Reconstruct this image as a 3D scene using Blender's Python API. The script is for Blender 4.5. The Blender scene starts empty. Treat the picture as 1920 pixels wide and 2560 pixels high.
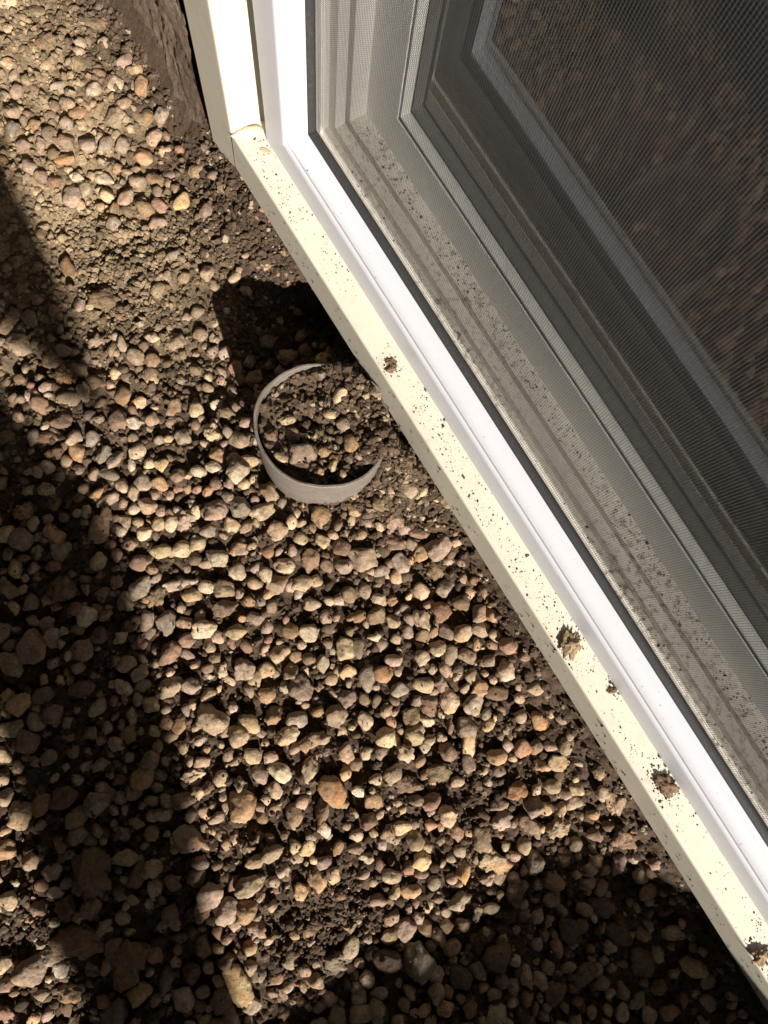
import bpy, bmesh, math, random
import numpy as np
from mathutils import Matrix, Vector

random.seed(7)
rng = np.random.default_rng(11)
scene = bpy.context.scene
col = scene.collection

# ------------------------------------------------------------------ camera
F, CX, CY = 1923.0, 960.0, 1280.0           # focal length and centre for a 1920 x 2560 frame
NDX, NDY = 800.0, 1610.0                     # where the plumb line meets the frame
H = 0.76                                     # camera height over the gravel
dn = np.array([NDX - CX, -(NDY - CY), -F]); dn /= np.linalg.norm(dn)
upv = -dn
yv = np.array([0, 1.0, 0]); yv -= upv * (yv @ upv); yv /= np.linalg.norm(yv)
xv = np.cross(yv, upv)
RW = np.array([xv, yv, upv])                 # world = RW @ camera
cam_d = bpy.data.cameras.new('camera'); cam = bpy.data.objects.new('camera', cam_d); col.objects.link(cam)
cam_d.sensor_fit = 'VERTICAL'; cam_d.sensor_height = 36.0; cam_d.lens = F / 2560.0 * 36.0
cam_d.clip_start = 0.02; cam_d.clip_end = 300.0
M = Matrix.Identity(4)
for i in range(3):
    for j in range(3): M[i][j] = float(RW[i, j])
M[2][3] = H
cam.matrix_world = M
scene.camera = cam

# ------------------------------------------------------------------ world, sun, exposure
SUNH = np.array([0.31, -0.95]); SUNH /= np.linalg.norm(SUNH)
ELEV = math.radians(31.5)
world = bpy.data.worlds.new('World'); scene.world = world; world.use_nodes = True
wn = world.node_tree
bg = wn.nodes['Background']; sky = wn.nodes.new('ShaderNodeTexSky')
sky.sky_type = 'NISHITA'; sky.sun_disc = False
sky.sun_elevation = ELEV; sky.sun_rotation = math.atan2(SUNH[0], SUNH[1])
wn.links.new(sky.outputs[0], bg.inputs[0]); bg.inputs[1].default_value = 0.05
sun_d = bpy.data.lights.new('sun', 'SUN'); sun = bpy.data.objects.new('sun', sun_d); col.objects.link(sun)
sun_d.energy = 5.0; sun_d.angle = math.radians(0.55); sun_d.color = (1.0, 0.93, 0.85)
sdir = Vector((SUNH[0] * math.cos(ELEV), SUNH[1] * math.cos(ELEV), math.sin(ELEV)))
sun.rotation_euler = sdir.to_track_quat('Z', 'Y').to_euler(); sun.location = sdir * 6
vs = scene.view_settings
vs.view_transform = 'Standard'; vs.look = 'None'; vs.gamma = 1.0; vs.use_curve_mapping = False
vs.exposure = 0.97

# ------------------------------------------------------------------ helpers
AW = math.radians(-59.1)                     # the wall runs along U, N points into the house
U = np.array([math.cos(AW), math.sin(AW)]); N = np.array([-U[1], U[0]])
def un(x, y): return x * U[0] + y * U[1], x * N[0] + y * N[1]
def xy(u, n): return u * U[0] + n * N[0], u * U[1] + n * N[1]
def ray(px, py): return RW @ np.array([px - CX, -(py - CY), -F])

def sm(e0, e1, x):
    t = np.clip((x - e0) / (e1 - e0), 0, 1); return t * t * (3 - 2 * t)

def vnoise(x, y, seed):
    xi = np.floor(x).astype(np.int64); yi = np.floor(y).astype(np.int64)
    fx = x - xi; fy = y - yi; fx = fx * fx * (3 - 2 * fx); fy = fy * fy * (3 - 2 * fy)
    def h(a, b):
        n = (a * 374761393 + b * 668265263 + seed * 2147483647 // 7) & 0xffffffff
        n = ((n ^ (n >> 13)) * 1274126177) & 0xffffffff
        return ((n ^ (n >> 16)) & 0xffff) / 65535.0
    return (h(xi, yi) * (1 - fx) + h(xi + 1, yi) * fx) * (1 - fy) + (h(xi, yi + 1) * (1 - fx) + h(xi + 1, yi + 1) * fx) * fy

def tag(o, label=None, cat=None, group=None, kind=None):
    if label: o['label'] = label
    if cat: o['category'] = cat
    if group: o['group'] = group
    if kind: o['kind'] = kind
    return o

def empty(name, loc=(0, 0, 0), rz=0.0):
    o = bpy.data.objects.new(name, None); col.objects.link(o); o.location = loc; o.rotation_euler = (0, 0, rz)
    o.empty_display_size = 0.02
    return o

def mesh_np(name, V, Fc, mat, parent=None, cols=None, smooth=True):
    me = bpy.data.meshes.new(name)
    V = np.ascontiguousarray(V, dtype=np.float32); Fc = np.ascontiguousarray(Fc, dtype=np.int32)
    k = Fc.shape[1]; nf = Fc.shape[0]
    me.vertices.add(len(V)); me.vertices.foreach_set('co', V.ravel())
    me.loops.add(nf * k); me.loops.foreach_set('vertex_index', Fc.ravel())
    me.polygons.add(nf); me.polygons.foreach_set('loop_start', np.arange(0, nf * k, k, dtype=np.int32))
    me.polygons.foreach_set('use_smooth', np.full(nf, smooth, dtype=bool))
    if cols is not None:
        at = me.color_attributes.new('Col', 'FLOAT_COLOR', 'POINT')
        c4 = np.ones((len(V), 4), np.float32); c4[:, :3] = cols
        at.data.foreach_set('color', c4.ravel())
    me.update(); me.validate()
    me.materials.append(mat)
    o = bpy.data.objects.new(name, me); col.objects.link(o); o.parent = parent
    return o

def bm_obj(name, bm, mat, parent=None, angle=38):
    bmesh.ops.recalc_face_normals(bm, faces=bm.faces[:])
    a = math.radians(angle)
    for f in bm.faces: f.smooth = True
    for e in bm.edges:
        e.smooth = not (len(e.link_faces) == 2 and e.calc_face_angle(0) > a)
    me = bpy.data.meshes.new(name); bm.to_mesh(me); bm.free(); me.materials.append(mat)
    o = bpy.data.objects.new(name, me); col.objects.link(o); o.parent = parent
    return o

def box(bm, a, b):
    vs_ = [bm.verts.new((x, y, z)) for z in (a[2], b[2]) for y in (a[1], b[1]) for x in (a[0], b[0])]
    for q in ((0, 1, 3, 2), (4, 5, 7, 6), (0, 1, 5, 4), (2, 3, 7, 6), (0, 2, 6, 4), (1, 3, 7, 5)):
        bm.faces.new([vs_[i] for i in q])

def loft(bm, A, B, closed=True, cap_a=True):
    """skin between two matching outlines, capped"""
    va = [bm.verts.new(p) for p in A]; vb = [bm.verts.new(p) for p in B]
    n = len(A)
    for i in range(n if closed else n - 1):
        j = (i + 1) % n
        bm.faces.new((va[i], va[j], vb[j], vb[i]))
    if closed:
        bm.faces.new(vb[::-1])
        if cap_a: bm.faces.new(va)

# ------------------------------------------------------------------ materials
def new_mat(name):
    m = bpy.data.materials.new(name); m.use_nodes = True
    nt = m.node_tree; return m, nt, nt.nodes['Principled BSDF']
def nd(nt, t, **kw):
    n = nt.nodes.new(t)
    for k, v in kw.items(): setattr(n, k, v)
    return n
def noise(nt, scale, detail=4, rough=0.6, vec=None):
    n = nd(nt, 'ShaderNodeTexNoise'); n.inputs['Scale'].default_value = scale
    n.inputs['Detail'].default_value = detail; n.inputs['Roughness'].default_value = rough
    nt.links.new((vec or geo(nt)).outputs[0], n.inputs['Vector']); return n
def geo(nt):
    g = nt.nodes.get('GEO')
    if not g:
        g = nd(nt, 'ShaderNodeNewGeometry'); g.name = 'GEO'
    return g
def ramp(nt, src, p0, p1, c0=(0, 0, 0, 1), c1=(1, 1, 1, 1)):
    r = nd(nt, 'ShaderNodeValToRGB'); e = r.color_ramp.elements
    e[0].position = p0; e[1].position = p1; e[0].color = c0; e[1].color = c1
    nt.links.new(src, r.inputs[0]); return r
def mix(nt, fac, a, b, mode='MIX'):
    m = nd(nt, 'ShaderNodeMix', data_type='RGBA', blend_type=mode)
    for s, v in ((m.inputs[0], fac), (m.inputs[6], a), (m.inputs[7], b)):
        if hasattr(v, 'is_linked'): nt.links.new(v, s)
        elif isinstance(v, (int, float)): s.default_value = v
        else: s.default_value = (*v, 1)
    return m
def bump(nt, bs, src, strength, dist):
    b = nd(nt, 'ShaderNodeBump'); b.inputs['Strength'].default_value = strength; b.inputs['Distance'].default_value = dist
    nt.links.new(src, b.inputs['Height'])
    if bs.inputs['Normal'].is_linked:
        nt.links.new(bs.inputs['Normal'].links[0].from_socket, b.inputs['Normal'])
    nt.links.new(b.outputs[0], bs.inputs['Normal'])

def mat_earth(name, mott, dust, dustcol, fine):
    """soil or stone: vertex tint, mottling, adhering dust, pitted relief"""
    m, nt, bs = new_mat(name)
    at = nd(nt, 'ShaderNodeAttribute', attribute_name='Col')
    n1 = noise(nt, 260, 5, 0.65); r1 = ramp(nt, n1.outputs[0], 0.33, 0.68)
    c1 = mix(nt, mott, at.outputs[0], (0.5, 0.5, 0.5), 'OVERLAY')
    lo = mix(nt, r1.outputs[0], (1 - mott, 1 - mott, 1 - mott * 1.05), (1 + mott * 0.45, 1 + mott * 0.42, 1 + mott * 0.36))
    c1 = mix(nt, 1.0, at.outputs[0], lo.outputs[2], 'MULTIPLY')
    n2 = noise(nt, 900, 4, 0.7); r2 = ramp(nt, n2.outputs[0], 0.36, 0.5, (0.55, 0.52, 0.5, 1), (1, 1, 1, 1))
    c2 = mix(nt, 1.0, c1.outputs[2], r2.outputs[0], 'MULTIPLY')
    n3 = noise(nt, 120, 6, 0.75); r3 = ramp(nt, n3.outputs[0], 0.5, 0.66)
    mm = nd(nt, 'ShaderNodeMath', operation='MULTIPLY'); mm.inputs[1].default_value = dust
    nt.links.new(r3.outputs[0], mm.inputs[0])
    c3 = mix(nt, mm.outputs[0], c2.outputs[2], dustcol)
    nt.links.new(c3.outputs[2], bs.inputs['Base Color'])
    bs.inputs['Roughness'].default_value = 0.92; bs.inputs['Specular IOR Level'].default_value = 0.22
    bump(nt, bs, n1.outputs[0], 0.5, 0.0016 * fine)
    bump(nt, bs, n2.outputs[0], 0.6, 0.0007 * fine)
    bump(nt, bs, n3.outputs[0], 0.5, 0.0022 * fine)
    return m
M_SOIL = mat_earth('soil', 0.35, 0.35, (0.12, 0.080, 0.053), 1.9)
M_STONE = mat_earth('pebble_stone', 0.30, 0.62, (0.19, 0.13, 0.085), 1.5)
M_CLOD = mat_earth('soil_clod', 0.32, 0.45, (0.17, 0.12, 0.08), 1.9)

M_CLOD2 = mat_earth('loose_earth', 0.35, 0.4, (0.13, 0.086, 0.057), 1.9)

def mat_paint(name, base, rough, dirt, dirtcol, coat=0.0, scale=55):
    m, nt, bs = new_mat(name)
    n1 = noise(nt, scale, 7, 0.7); r1 = ramp(nt, n1.outputs[0], 0.5, 0.8)
    n0 = noise(nt, 7, 3, 0.5); r0 = ramp(nt, n0.outputs[0], 0.35, 0.7)
    n2 = noise(nt, 700, 3, 0.6); r2 = ramp(nt, n2.outputs[0], 0.68, 0.75)
    a = nd(nt, 'ShaderNodeMath', operation='MULTIPLY'); nt.links.new(r1.outputs[0], a.inputs[0]); nt.links.new(r0.outputs[0], a.inputs[1])
    b = nd(nt, 'ShaderNodeMath', operation='MULTIPLY_ADD'); nt.links.new(r2.outputs[0], b.inputs[0]); b.inputs[1].default_value = 0.25
    nt.links.new(a.outputs[0], b.inputs[2])
    c = nd(nt, 'ShaderNodeMath', operation='MULTIPLY', use_clamp=True); nt.links.new(b.outputs[0], c.inputs[0]); c.inputs[1].default_value = dirt
    cm = mix(nt, c.outputs[0], base, dirtcol)
    nt.links.new(cm.outputs[2], bs.inputs['Base Color'])
    bs.inputs['Roughness'].default_value = rough; bs.inputs['Specular IOR Level'].default_value = 0.4
    bump(nt, bs, n1.outputs[0], 0.25, 0.0003); bump(nt, bs, n2.outputs[0], 0.15, 0.0002)
    return m
M_CREAM = mat_paint('cream_paint', (0.58, 0.55, 0.45), 0.45, 0.7, (0.36, 0.29, 0.20))
M_WHITE = mat_paint('white_vinyl', (0.55, 0.555, 0.585), 0.4, 0.3, (0.42, 0.40, 0.38))
M_TRACK = mat_paint('grimy_vinyl', (0.80, 0.76, 0.68), 0.6, 2.6, (0.22, 0.165, 0.11), scale=160)
M_SASH = mat_paint('sash_vinyl', (0.80, 0.79, 0.74), 0.5, 0.35, (0.22, 0.18, 0.14), scale=90)
M_BLACK = mat_paint('black_rubber', (0.030, 0.030, 0.031), 0.7, 0.9, (0.09, 0.075, 0.06), scale=200)
M_SEAL = mat_paint('clear_sealant', (0.56, 0.49, 0.36), 0.3, 0.3, (0.42, 0.33, 0.22), scale=120)
M_SMEAR = mat_paint('mud_smear', (0.42, 0.34, 0.22), 0.8, 0.6, (0.2, 0.15, 0.1), scale=200)
M_WALL = mat_paint('damp_wall', (0.085, 0.064, 0.052), 0.95, 0.9, (0.16, 0.125, 0.09), scale=60)
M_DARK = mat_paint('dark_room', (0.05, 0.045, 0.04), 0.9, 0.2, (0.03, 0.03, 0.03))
M_STEEL = mat_paint('galvanised_steel', (0.11, 0.11, 0.11), 0.55, 0.6, (0.12, 0.10, 0.08))
M_WOOD = mat_paint('weathered_wood', (0.22, 0.16, 0.11), 0.85, 0.8, (0.11, 0.09, 0.07))
M_LAWN = mat_paint('lawn_soil', (0.06, 0.08, 0.03), 0.95, 0.9, (0.12, 0.10, 0.06))
M_PIPE, nt, bs = new_mat('dusty_grey_plastic')
n1 = noise(nt, 45, 6, 0.7); r1 = ramp(nt, n1.outputs[0], 0.36, 0.64)
n2 = noise(nt, 420, 5, 0.7); r2 = ramp(nt, n2.outputs[0], 0.45, 0.62)
c1 = mix(nt, r1.outputs[0], (0.18, 0.18, 0.178), (0.165, 0.13, 0.095))
c2 = mix(nt, r2.outputs[0], c1.outputs[2], (0.13, 0.10, 0.07))
nt.links.new(c2.outputs[2], bs.inputs['Base Color']); bs.inputs['Roughness'].default_value = 0.6
bump(nt, bs, n2.outputs[0], 0.5, 0.0008)
M_NET, nt, bs = new_mat('charcoal_fibre')
bs.inputs['Base Color'].default_value = (0.055, 0.053, 0.051, 1); bs.inputs['Roughness'].default_value = 0.4
bs.inputs['Specular IOR Level'].default_value = 0.5
M_GLASS, nt, bs = new_mat('window_glass')
nt.nodes.remove(bs)
fr = nd(nt, 'ShaderNodeFresnel'); fr.inputs[0].default_value = 1.95
tr = nd(nt, 'ShaderNodeBsdfTransparent'); tr.inputs[0].default_value = (0.86, 0.9, 0.88, 1)
gl = nd(nt, 'ShaderNodeBsdfGlossy'); gl.inputs['Roughness'].default_value = 0.0; gl.inputs['Color'].default_value = (0.95, 0.97, 0.95, 1)
mx = nd(nt, 'ShaderNodeMixShader')
nt.links.new(fr.outputs[0], mx.inputs[0]); nt.links.new(tr.outputs[0], mx.inputs[1]); nt.links.new(gl.outputs[0], mx.inputs[2])
df = nd(nt, 'ShaderNodeBsdfDiffuse'); df.inputs[0].default_value = (0.42, 0.36, 0.31, 1)   # film of dust
nz = noise(nt, 14, 6, 0.7); rz = nd(nt, 'ShaderNodeMapRange'); rz.inputs[1].default_value = 0.3; rz.inputs[2].default_value = 0.75; rz.inputs[3].default_value = 0.10; rz.inputs[4].default_value = 0.24
nt.links.new(nz.outputs[0], rz.inputs[0])
m2 = nd(nt, 'ShaderNodeMixShader'); nt.links.new(rz.outputs[0], m2.inputs[0]); nt.links.new(mx.outputs[0], m2.inputs[1]); nt.links.new(df.outputs[0], m2.inputs[2])
nt.links.new(m2.outputs[0], nt.nodes['Material Output'].inputs[0])

# ------------------------------------------------------------------ drain pipe position and ground relief (in u, n)
PU, PN = un(0.0035, 0.1985); PR = 0.0625; PT = 0.0030
def rim_z(u, n):                             # the rim leans down towards the window
    return 0.077 - 0.30 * (n - PN)

def relief(u, n):
    g = np.zeros_like(u)
    g += 0.016 * (vnoise(u * 7 + 3, n * 7 + 9, 1) - 0.5) + 0.010 * (vnoise(u * 17, n * 17, 2) - 0.5)
    # slope of backfill that climbs towards the far end and against the wall
    g += 0.035 * sm(-0.45, -0.85, u)
    g += 0.045 * sm(0.12, 0.19, n) * sm(-0.55, -0.42, u) * (1 - 0.95 * np.exp(-((u - PU + 0.125) / 0.055) ** 2))
    g += 0.05 * sm(0.135, 0.185, n) * sm(-0.42, -0.58, u)
    # spoil heaped between pipe and sill
    g += 0.074 * np.exp(-(((u - PU - 0.028) / 0.066) ** 2) - (((n - 0.158) / 0.034) ** 2))
    # hollow behind the pipe
    du, dn_ = u - (PU - 0.125), n - (PN + 0.012)
    g -= 0.034 * np.exp(-(du / 0.078) ** 2 - (dn_ / 0.075) ** 2)
    # dip under the shaded end
    g -= 0.02 * sm(0.15, 0.5, u) * sm(-0.1, 0.15, n)
    g = np.minimum(g, 0.046 + 0.03 * sm(0.168, 0.150, n) + 0.2 * sm(-0.50, -0.53, u))
    d = np.hypot(u - PU, n - PN)
    out = g
    ins = rim_z(u, n) - 0.011 + 0.022 * sm(PN + 0.002, PN + 0.05, n) + 0.004 * (vnoise(u * 60, n * 60, 5) - 0.5)
    t = sm(PR - PT - 0.0005, PR - 0.0006, d)
    return ins * (1 - t) + out * t

def crumble(u, n):
    f = np.zeros_like(u)
    for s, a, k in ((28, 0.0050, 21), (62, 0.0036, 22), (130, 0.0027, 23), (240, 0.0021, 24), (430, 0.0014, 25)):
        w = vnoise(u * s + 0.37 * n * s, n * s - 0.29 * u * s, k)
        f += 1.35 * a * (np.abs(2 * w - 1) ** 0.7 - 0.55)
    return f

def soil_tint(u, n):
    dry = sm(-0.22, -0.60, u + 0.06 * (vnoise(u * 12, n * 12, 31) - 0.5)) * sm(0.16, 0.05, n) * 0.95
    d = np.hypot(u - PU, n - PN)
    dry = np.maximum(dry, 0.06 * sm(PR + 0.05, PR, d))
    dry = np.maximum(dry, 0.10 * np.exp(-(((u - PU - 0.075) / 0.055) ** 2) - (((n - 0.15) / 0.04) ** 2)))
    dry = np.clip(dry * (0.6 + 0.8 * vnoise(u * 35, n * 35, 33)), 0, 1)[:, None]
    a = np.array([0.088, 0.060, 0.040]); b = np.array([0.335, 0.252, 0.155])
    c = a * (1 - dry) + b * dry
    v = (0.75 + 0.5 * vnoise(u * 90, n * 90, 35))[:, None]
    return c * v

def axis(lo, hi, step, far_lo, far_hi):
    mid = np.arange(lo, hi + 1e-6, step)
    l = lo - np.cumsum(np.geomspace(step * 2, step * 40, 14)); l = l[l > far_lo + 0.01]
    h = hi + np.cumsum(np.geomspace(step * 2, step * 40, 14)); h = h[h < far_hi - 0.01]
    return np.concatenate([[far_lo], l[::-1], mid, h, [far_hi]])
ua = axis(-0.90, 0.66, 0.0023, -1.30, 1.70); na = axis(-0.47, 0.186, 0.0023, -1.25, 0.21)
uu, nn = np.meshgrid(ua, na, indexing='ij'); uf, nf_ = uu.ravel(), nn.ravel()
gz = relief(uf, nf_) + crumble(uf, nf_) * (1 - 0.75 * sm(-0.5, -0.56, uf) * sm(0.145, 0.165, nf_))
gx, gy = xy(uf, nf_)
nu_, nn_ = len(ua), len(na)
ii = (np.arange(nu_ - 1)[:, None] * nn_ + np.arange(nn_ - 1)[None, :]).ravel()
ground = mesh_np('ground', np.stack([gx, gy, gz], 1), np.stack([ii, ii + nn_, ii + nn_ + 1, ii + 1], 1), M_SOIL, cols=soil_tint(uf, nf_))
tag(ground, kind='structure')

def surf(u, n):
    u = np.asarray(u, float); n = np.asarray(n, float); return relief(u, n)
def pix_to_ground(px, py):
    r = ray(px, py); z = 0.0
    for _ in range(12):
        t = (z - H) / r[2]; u, n = un(r[0] * t, r[1] * t)
        z = 0.5 * z + 0.5 * float(surf(np.array([u]), np.array([n]))[0])
    return r[0] * t, r[1] * t, z, -t * np.linalg.norm(r) * (RW[2] @ (r / np.linalg.norm(r)))
def to_pix(x, y, z):
    c = np.stack([x, y, z - H], -1) @ RW
    return CX + F * c[..., 0] / -c[..., 2], CY - F * c[..., 1] / -c[..., 2]

# ------------------------------------------------------------------ house wall, lawn, room
wall_root_rz = AW
Z0, Z1 = 0.051, 0.1055                       # sill: bottom and top of the cream front
N1, N2 = 0.1697, 0.1955
U0, UIN = -0.4975, -0.443
UR, ZT = 1.25, 1.05                          # far outer edges of the window
WF = 0.180                                   # face of the wall
bm = bmesh.new()
box(bm, (-7, WF, -0.45), (U0 - 0.021, 0.46, 3.2)); box(bm, (UR + 0.02, WF, -0.45), (7, 0.46, 3.2))
box(bm, (U0 - 0.021, WF + 0.005, -0.45), (UR + 0.02, 0.46, Z0 - 0.04)); box(bm, (U0 - 0.021, WF, ZT + 0.02), (UR + 0.02, 0.46, 3.2))
wall = bm_obj('foundation_wall', bm, M_WALL); wall.rotation_euler = (0, 0, AW)
tag(wall, 'soil stained dark house wall behind the cream window frame', 'wall')
bm = bmesh.new()
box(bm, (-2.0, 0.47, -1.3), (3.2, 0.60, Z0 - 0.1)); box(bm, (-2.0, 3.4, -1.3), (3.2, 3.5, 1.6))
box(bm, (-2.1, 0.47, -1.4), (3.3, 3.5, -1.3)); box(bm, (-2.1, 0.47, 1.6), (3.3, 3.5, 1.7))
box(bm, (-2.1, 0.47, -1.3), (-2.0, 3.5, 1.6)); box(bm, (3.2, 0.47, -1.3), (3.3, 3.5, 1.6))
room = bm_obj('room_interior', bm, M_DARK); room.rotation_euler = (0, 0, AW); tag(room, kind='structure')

bu1, bz1 = np.meshgrid(np.arange(-0.96, U0 - 0.019, 0.0032), np.arange(-0.06, 0.52, 0.0032), indexing='ij')
f1, f2 = bu1.ravel(), bz1.ravel()
bn1 = WF - 0.004 + 0.55 * crumble(f1 * 0.8 + 5, f2 * 0.55 + 2) - 0.004 * vnoise(f1 * 20, f2 * 9, 81)
bn1 = np.minimum(bn1, WF - 0.0015) - 0.02 * sm(0.09, -0.02, f2) * vnoise(f1 * 14, f2 * 5, 83)
wx, wy = xy(f1, bn1); k1 = bu1.shape[1]
ii = (np.arange(bu1.shape[0] - 1)[:, None] * k1 + np.arange(k1 - 1)[None, :]).ravel()
tc = np.array([0.20, 0.148, 0.105]) * (0.6 + 0.8 * vnoise(f1 * 30, f2 * 18, 85))[:, None]
bank_o = mesh_np('soil_bank', np.stack([wx, wy, f2], 1), np.stack([ii, ii + k1, ii + k1 + 1, ii + 1], 1), M_SOIL, cols=tc); tag(bank_o, kind='structure')

# ------------------------------------------------------------------ window
win = empty('basement_window', (*xy(U0, N1), Z0), AW)
tag(win, 'cream framed basement window with dirty sill above the gravel', 'window')
def loc(pts):                                # window pieces are drawn in (u, n, z) and hung on the empty
    return [(p[0] - U0, p[1] - N1, p[2] - Z0) for p in pts]
def rnd(prof, i, r, k=3):
    """round corner i of a profile"""
    p, a, b = (np.array(prof[j % len(prof)], float) for j in (i, i - 1, i + 1))
    da = (a - p) / np.linalg.norm(a - p) * r; db = (b - p) / np.linalg.norm(b - p) * r
    return [tuple((1 - t) ** 2 * (p + da) + 2 * t * (1 - t) * p + t * t * (p + db)) for t in np.linspace(0, 1, k + 1)]
W1 = Z1 - Z0
cream = [(N1, 0.0), (N1, W1), (0.225, W1), (0.225, 0.012), (0.32, 0.010), (0.32, 0.0)]
cream_r = [cream[0], (N1, 0.0490)] + rnd(cream, 1, 0.0028) + cream[2:]
def side(prof, which, rect, ends=None):
    l, b, r_, t = rect
    A, B = [], []
    for n, r in prof:
        if which == 'bottom': A.append((l + r, n, b + r)); B.append((r_ - r, n, b + r))
        elif which == 'top': A.append((l + r, n, t - r)); B.append((r_ - r, n, t - r))
        elif which == 'left': A.append((l + r, n, b + r)); B.append((l + r, n, t - r))
        else: A.append((r_ - r, n, b + r)); B.append((r_ - r, n, t - r))
    return A, B
RECT = (U0, Z0, UR, ZT)
wj = UIN - U0
def cream_jamb(left):
    A, B = [], []
    for n, r in cream_r:
        rr = r * wj / W1
        zb = 0.016 + (Z0 - 0.016) * min(1, rr / 0.050) if n < 0.19 and r < 0.0495 else Z0 + 0.001
        if r >= 0.0495: zb = Z1 - 0.0005
        u = U0 + rr if left else UR - rr
        A.append((u, n, zb)); B.append((u, n, ZT - r))
    return A, B
bm = bmesh.new(); A, B = [], []
for n, r in cream_r:
    A.append((UIN - 0.0045 + 0.004 * r / W1, n, Z0 + r)); B.append((UR - wj + 0.0045, n, Z0 + r))
loft(bm, loc(A), loc(B)); bm_obj('frame_sill', bm, M_CREAM, win)
for left in (True, False):
    bm = bmesh.new(); A, B = cream_jamb(left); loft(bm, loc(A), loc(B), cap_a=False); bm_obj('frame_jamb', bm, M_CREAM, win)
bm = bmesh.new(); A, B = side(cream_r, 'top', RECT); loft(bm, loc(A), loc(B)); bm_obj('frame_head', bm, M_CREAM, win)
# inner track with ribs, swept round the opening
TR = (-0.4015, 0.108, UR - 0.10, ZT - 0.06)
track = [(0.224, -0.0150), (0.2425, -0.0150), (0.2430, -0.0040), (0.2462, -0.0040), (0.2468, -0.0130), (0.2570, -0.0125), (0.2575, -0.0012),
         (0.2680, -0.0012), (0.2684, -0.0100), (0.2722, -0.0100), (0.2726, 0.0), (0.2935, 0.0), (0.2935, -0.028), (0.224, -0.028)]
for w in ('bottom', 'left', 'right', 'top'):
    bm = bmesh.new(); A, B = side(track, w, TR); loft(bm, loc(A), loc(B))
    bm_obj('track', bm, M_TRACK if w == 'bottom' else M_SASH, win)
sp = [(0.2912, -0.004), (0.2912, 0.046), (0.2925, 0.0465), (0.2925, 0.0425), (0.2955, 0.0425), (0.2955, 0.046), (0.3045, 0.0462), (0.3062, 0.0452), (0.3062, 0.040), (0.3240, 0.040), (0.3240, 0.0455), (0.345, 0.0455), (0.345, -0.004)]
bm = bmesh.new()
for w in ('bottom', 'left', 'right', 'top'):
    A, B = side(sp, w, TR); loft(bm, loc(A), loc(B))
sash = bm_obj('sash', bm, M_SASH, win)
gp = [(0.2928, 0.0426), (0.2952, 0.0426), (0.2952, 0.0442), (0.2928, 0.0442)]
for w in ('bottom', 'left', 'right', 'top'):
    bm = bmesh.new(); A, B = side(gp, w, TR); loft(bm, loc(A), loc(B)); bm_obj('gasket', bm, M_BLACK, sash)
for nn0 in (0.3070, 0.3225):
    bm = bmesh.new()
    v = [bm.verts.new(p) for p in loc([(TR[0] + 0.0415, nn0, TR[1] + 0.0415), (TR[2] - 0.0415, nn0, TR[1] + 0.0415), (TR[2] - 0.0415, nn0, TR[3] - 0.0415), (TR[0] + 0.0415, nn0, TR[3] - 0.0415)])]
    bm.faces.new(v); bm_obj('glass_pane', bm, M_GLASS, sash)
# sealant blob along the joint of jamb and sill, smear beside it
def lump(name, c, ax, sx, sy, sz, mat, parent, seed, rough=0.18, sub=4):
    r_ = np.random.default_rng(seed)
    bm = bmesh.new(); bmesh.ops.create_icosphere(bm, subdivisions=sub, radius=1)
    ax = Vector(ax).normalized(); up = Vector((0, 0, 1)); ay = up.cross(ax).normalized(); az = ax.cross(ay)
    o3 = r_.uniform(0, 50, 3)
    for v in bm.verts:
        p = v.co.copy()
        k = 1 + rough * (vnoise(np.array([p.x * 2.3 + o3[0]]), np.array([p.y * 2.3 + p.z * 1.7 + o3[1]]), seed)[0] - 0.5) * 2
        k += 0.5 * rough * (vnoise(np.array([p.x * 6 + o3[2]]), np.array([p.y * 6 + p.z * 5]), seed + 3)[0] - 0.5) * 2
        q = p * k
        v.co = ax * q.x * sx + ay * q.y * sy + az * q.z * sz
    o = bm_obj(name, bm, mat, parent, 60); o.location = c
    return o
lump('sealant', loc([(UIN + 0.005, 0.184, Z1 + 0.001)])[0], (0.22, 1, 0), 0.0150, 0.0050, 0.0036, M_SEAL, win, 4, 0.10)
lump('sealant', loc([(UIN + 0.029, 0.189, Z1 + 0.0003)])[0], (0.75, 0.6, 0), 0.0062, 0.0025, 0.0006, M_SMEAR, win, 9, 0.2)

# ------------------------------------------------------------------ insect screen
SC = (-0.4225, Z1 + 0.0004, UR - 0.085, ZT - 0.06)
scr = empty('insect_screen', (*xy(U0, N1), Z0), AW)
tag(scr, 'white framed insect screen with charcoal mesh standing on the window sill', 'window screen')
wp = [(N2, 0.0), (N2, 0.0305), (N2 + 0.0014, 0.0330), (N2 + 0.0034, 0.0340), (N2 + 0.0050, 0.0328), (N2 + 0.0058, 0.0305), (N2 + 0.0085, 0.0293), (N2 + 0.0125, 0.0292), (N2 + 0.0165, 0.0304), (N2 + 0.0200, 0.0325),
      (N2 + 0.0230, 0.0345), (N2 + 0.0242, 0.0345), (N2 + 0.0246, 0.0335), (N2 + 0.0246, 0.031), (N2 + 0.0345, 0.031), (N2 + 0.0345, 0.021), (N2 + 0.028, 0.0195), (N2 + 0.028, 0.0)]
for w in ('bottom', 'left', 'right', 'top'):
    bm = bmesh.new(); A, B = side(wp, w, SC); loft(bm, loc(A), loc(B)); bm_obj('screen_rail', bm, M_WHITE, scr)
spl = [(0.2203, 0.0312)] + [(0.2248 - 0.0046 * math.cos(a), 0.0322 + 0.0022 * math.sin(a)) for a in np.linspace(0.15, math.pi - 0.15, 7)] + [(0.2296, 0.0312)]
for w in ('bottom', 'left', 'right', 'top'):
    bm = bmesh.new(); A, B = side(spl, w, SC); loft(bm, loc(A), loc(B)); bm_obj('spline', bm, M_BLACK, scr)
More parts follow.
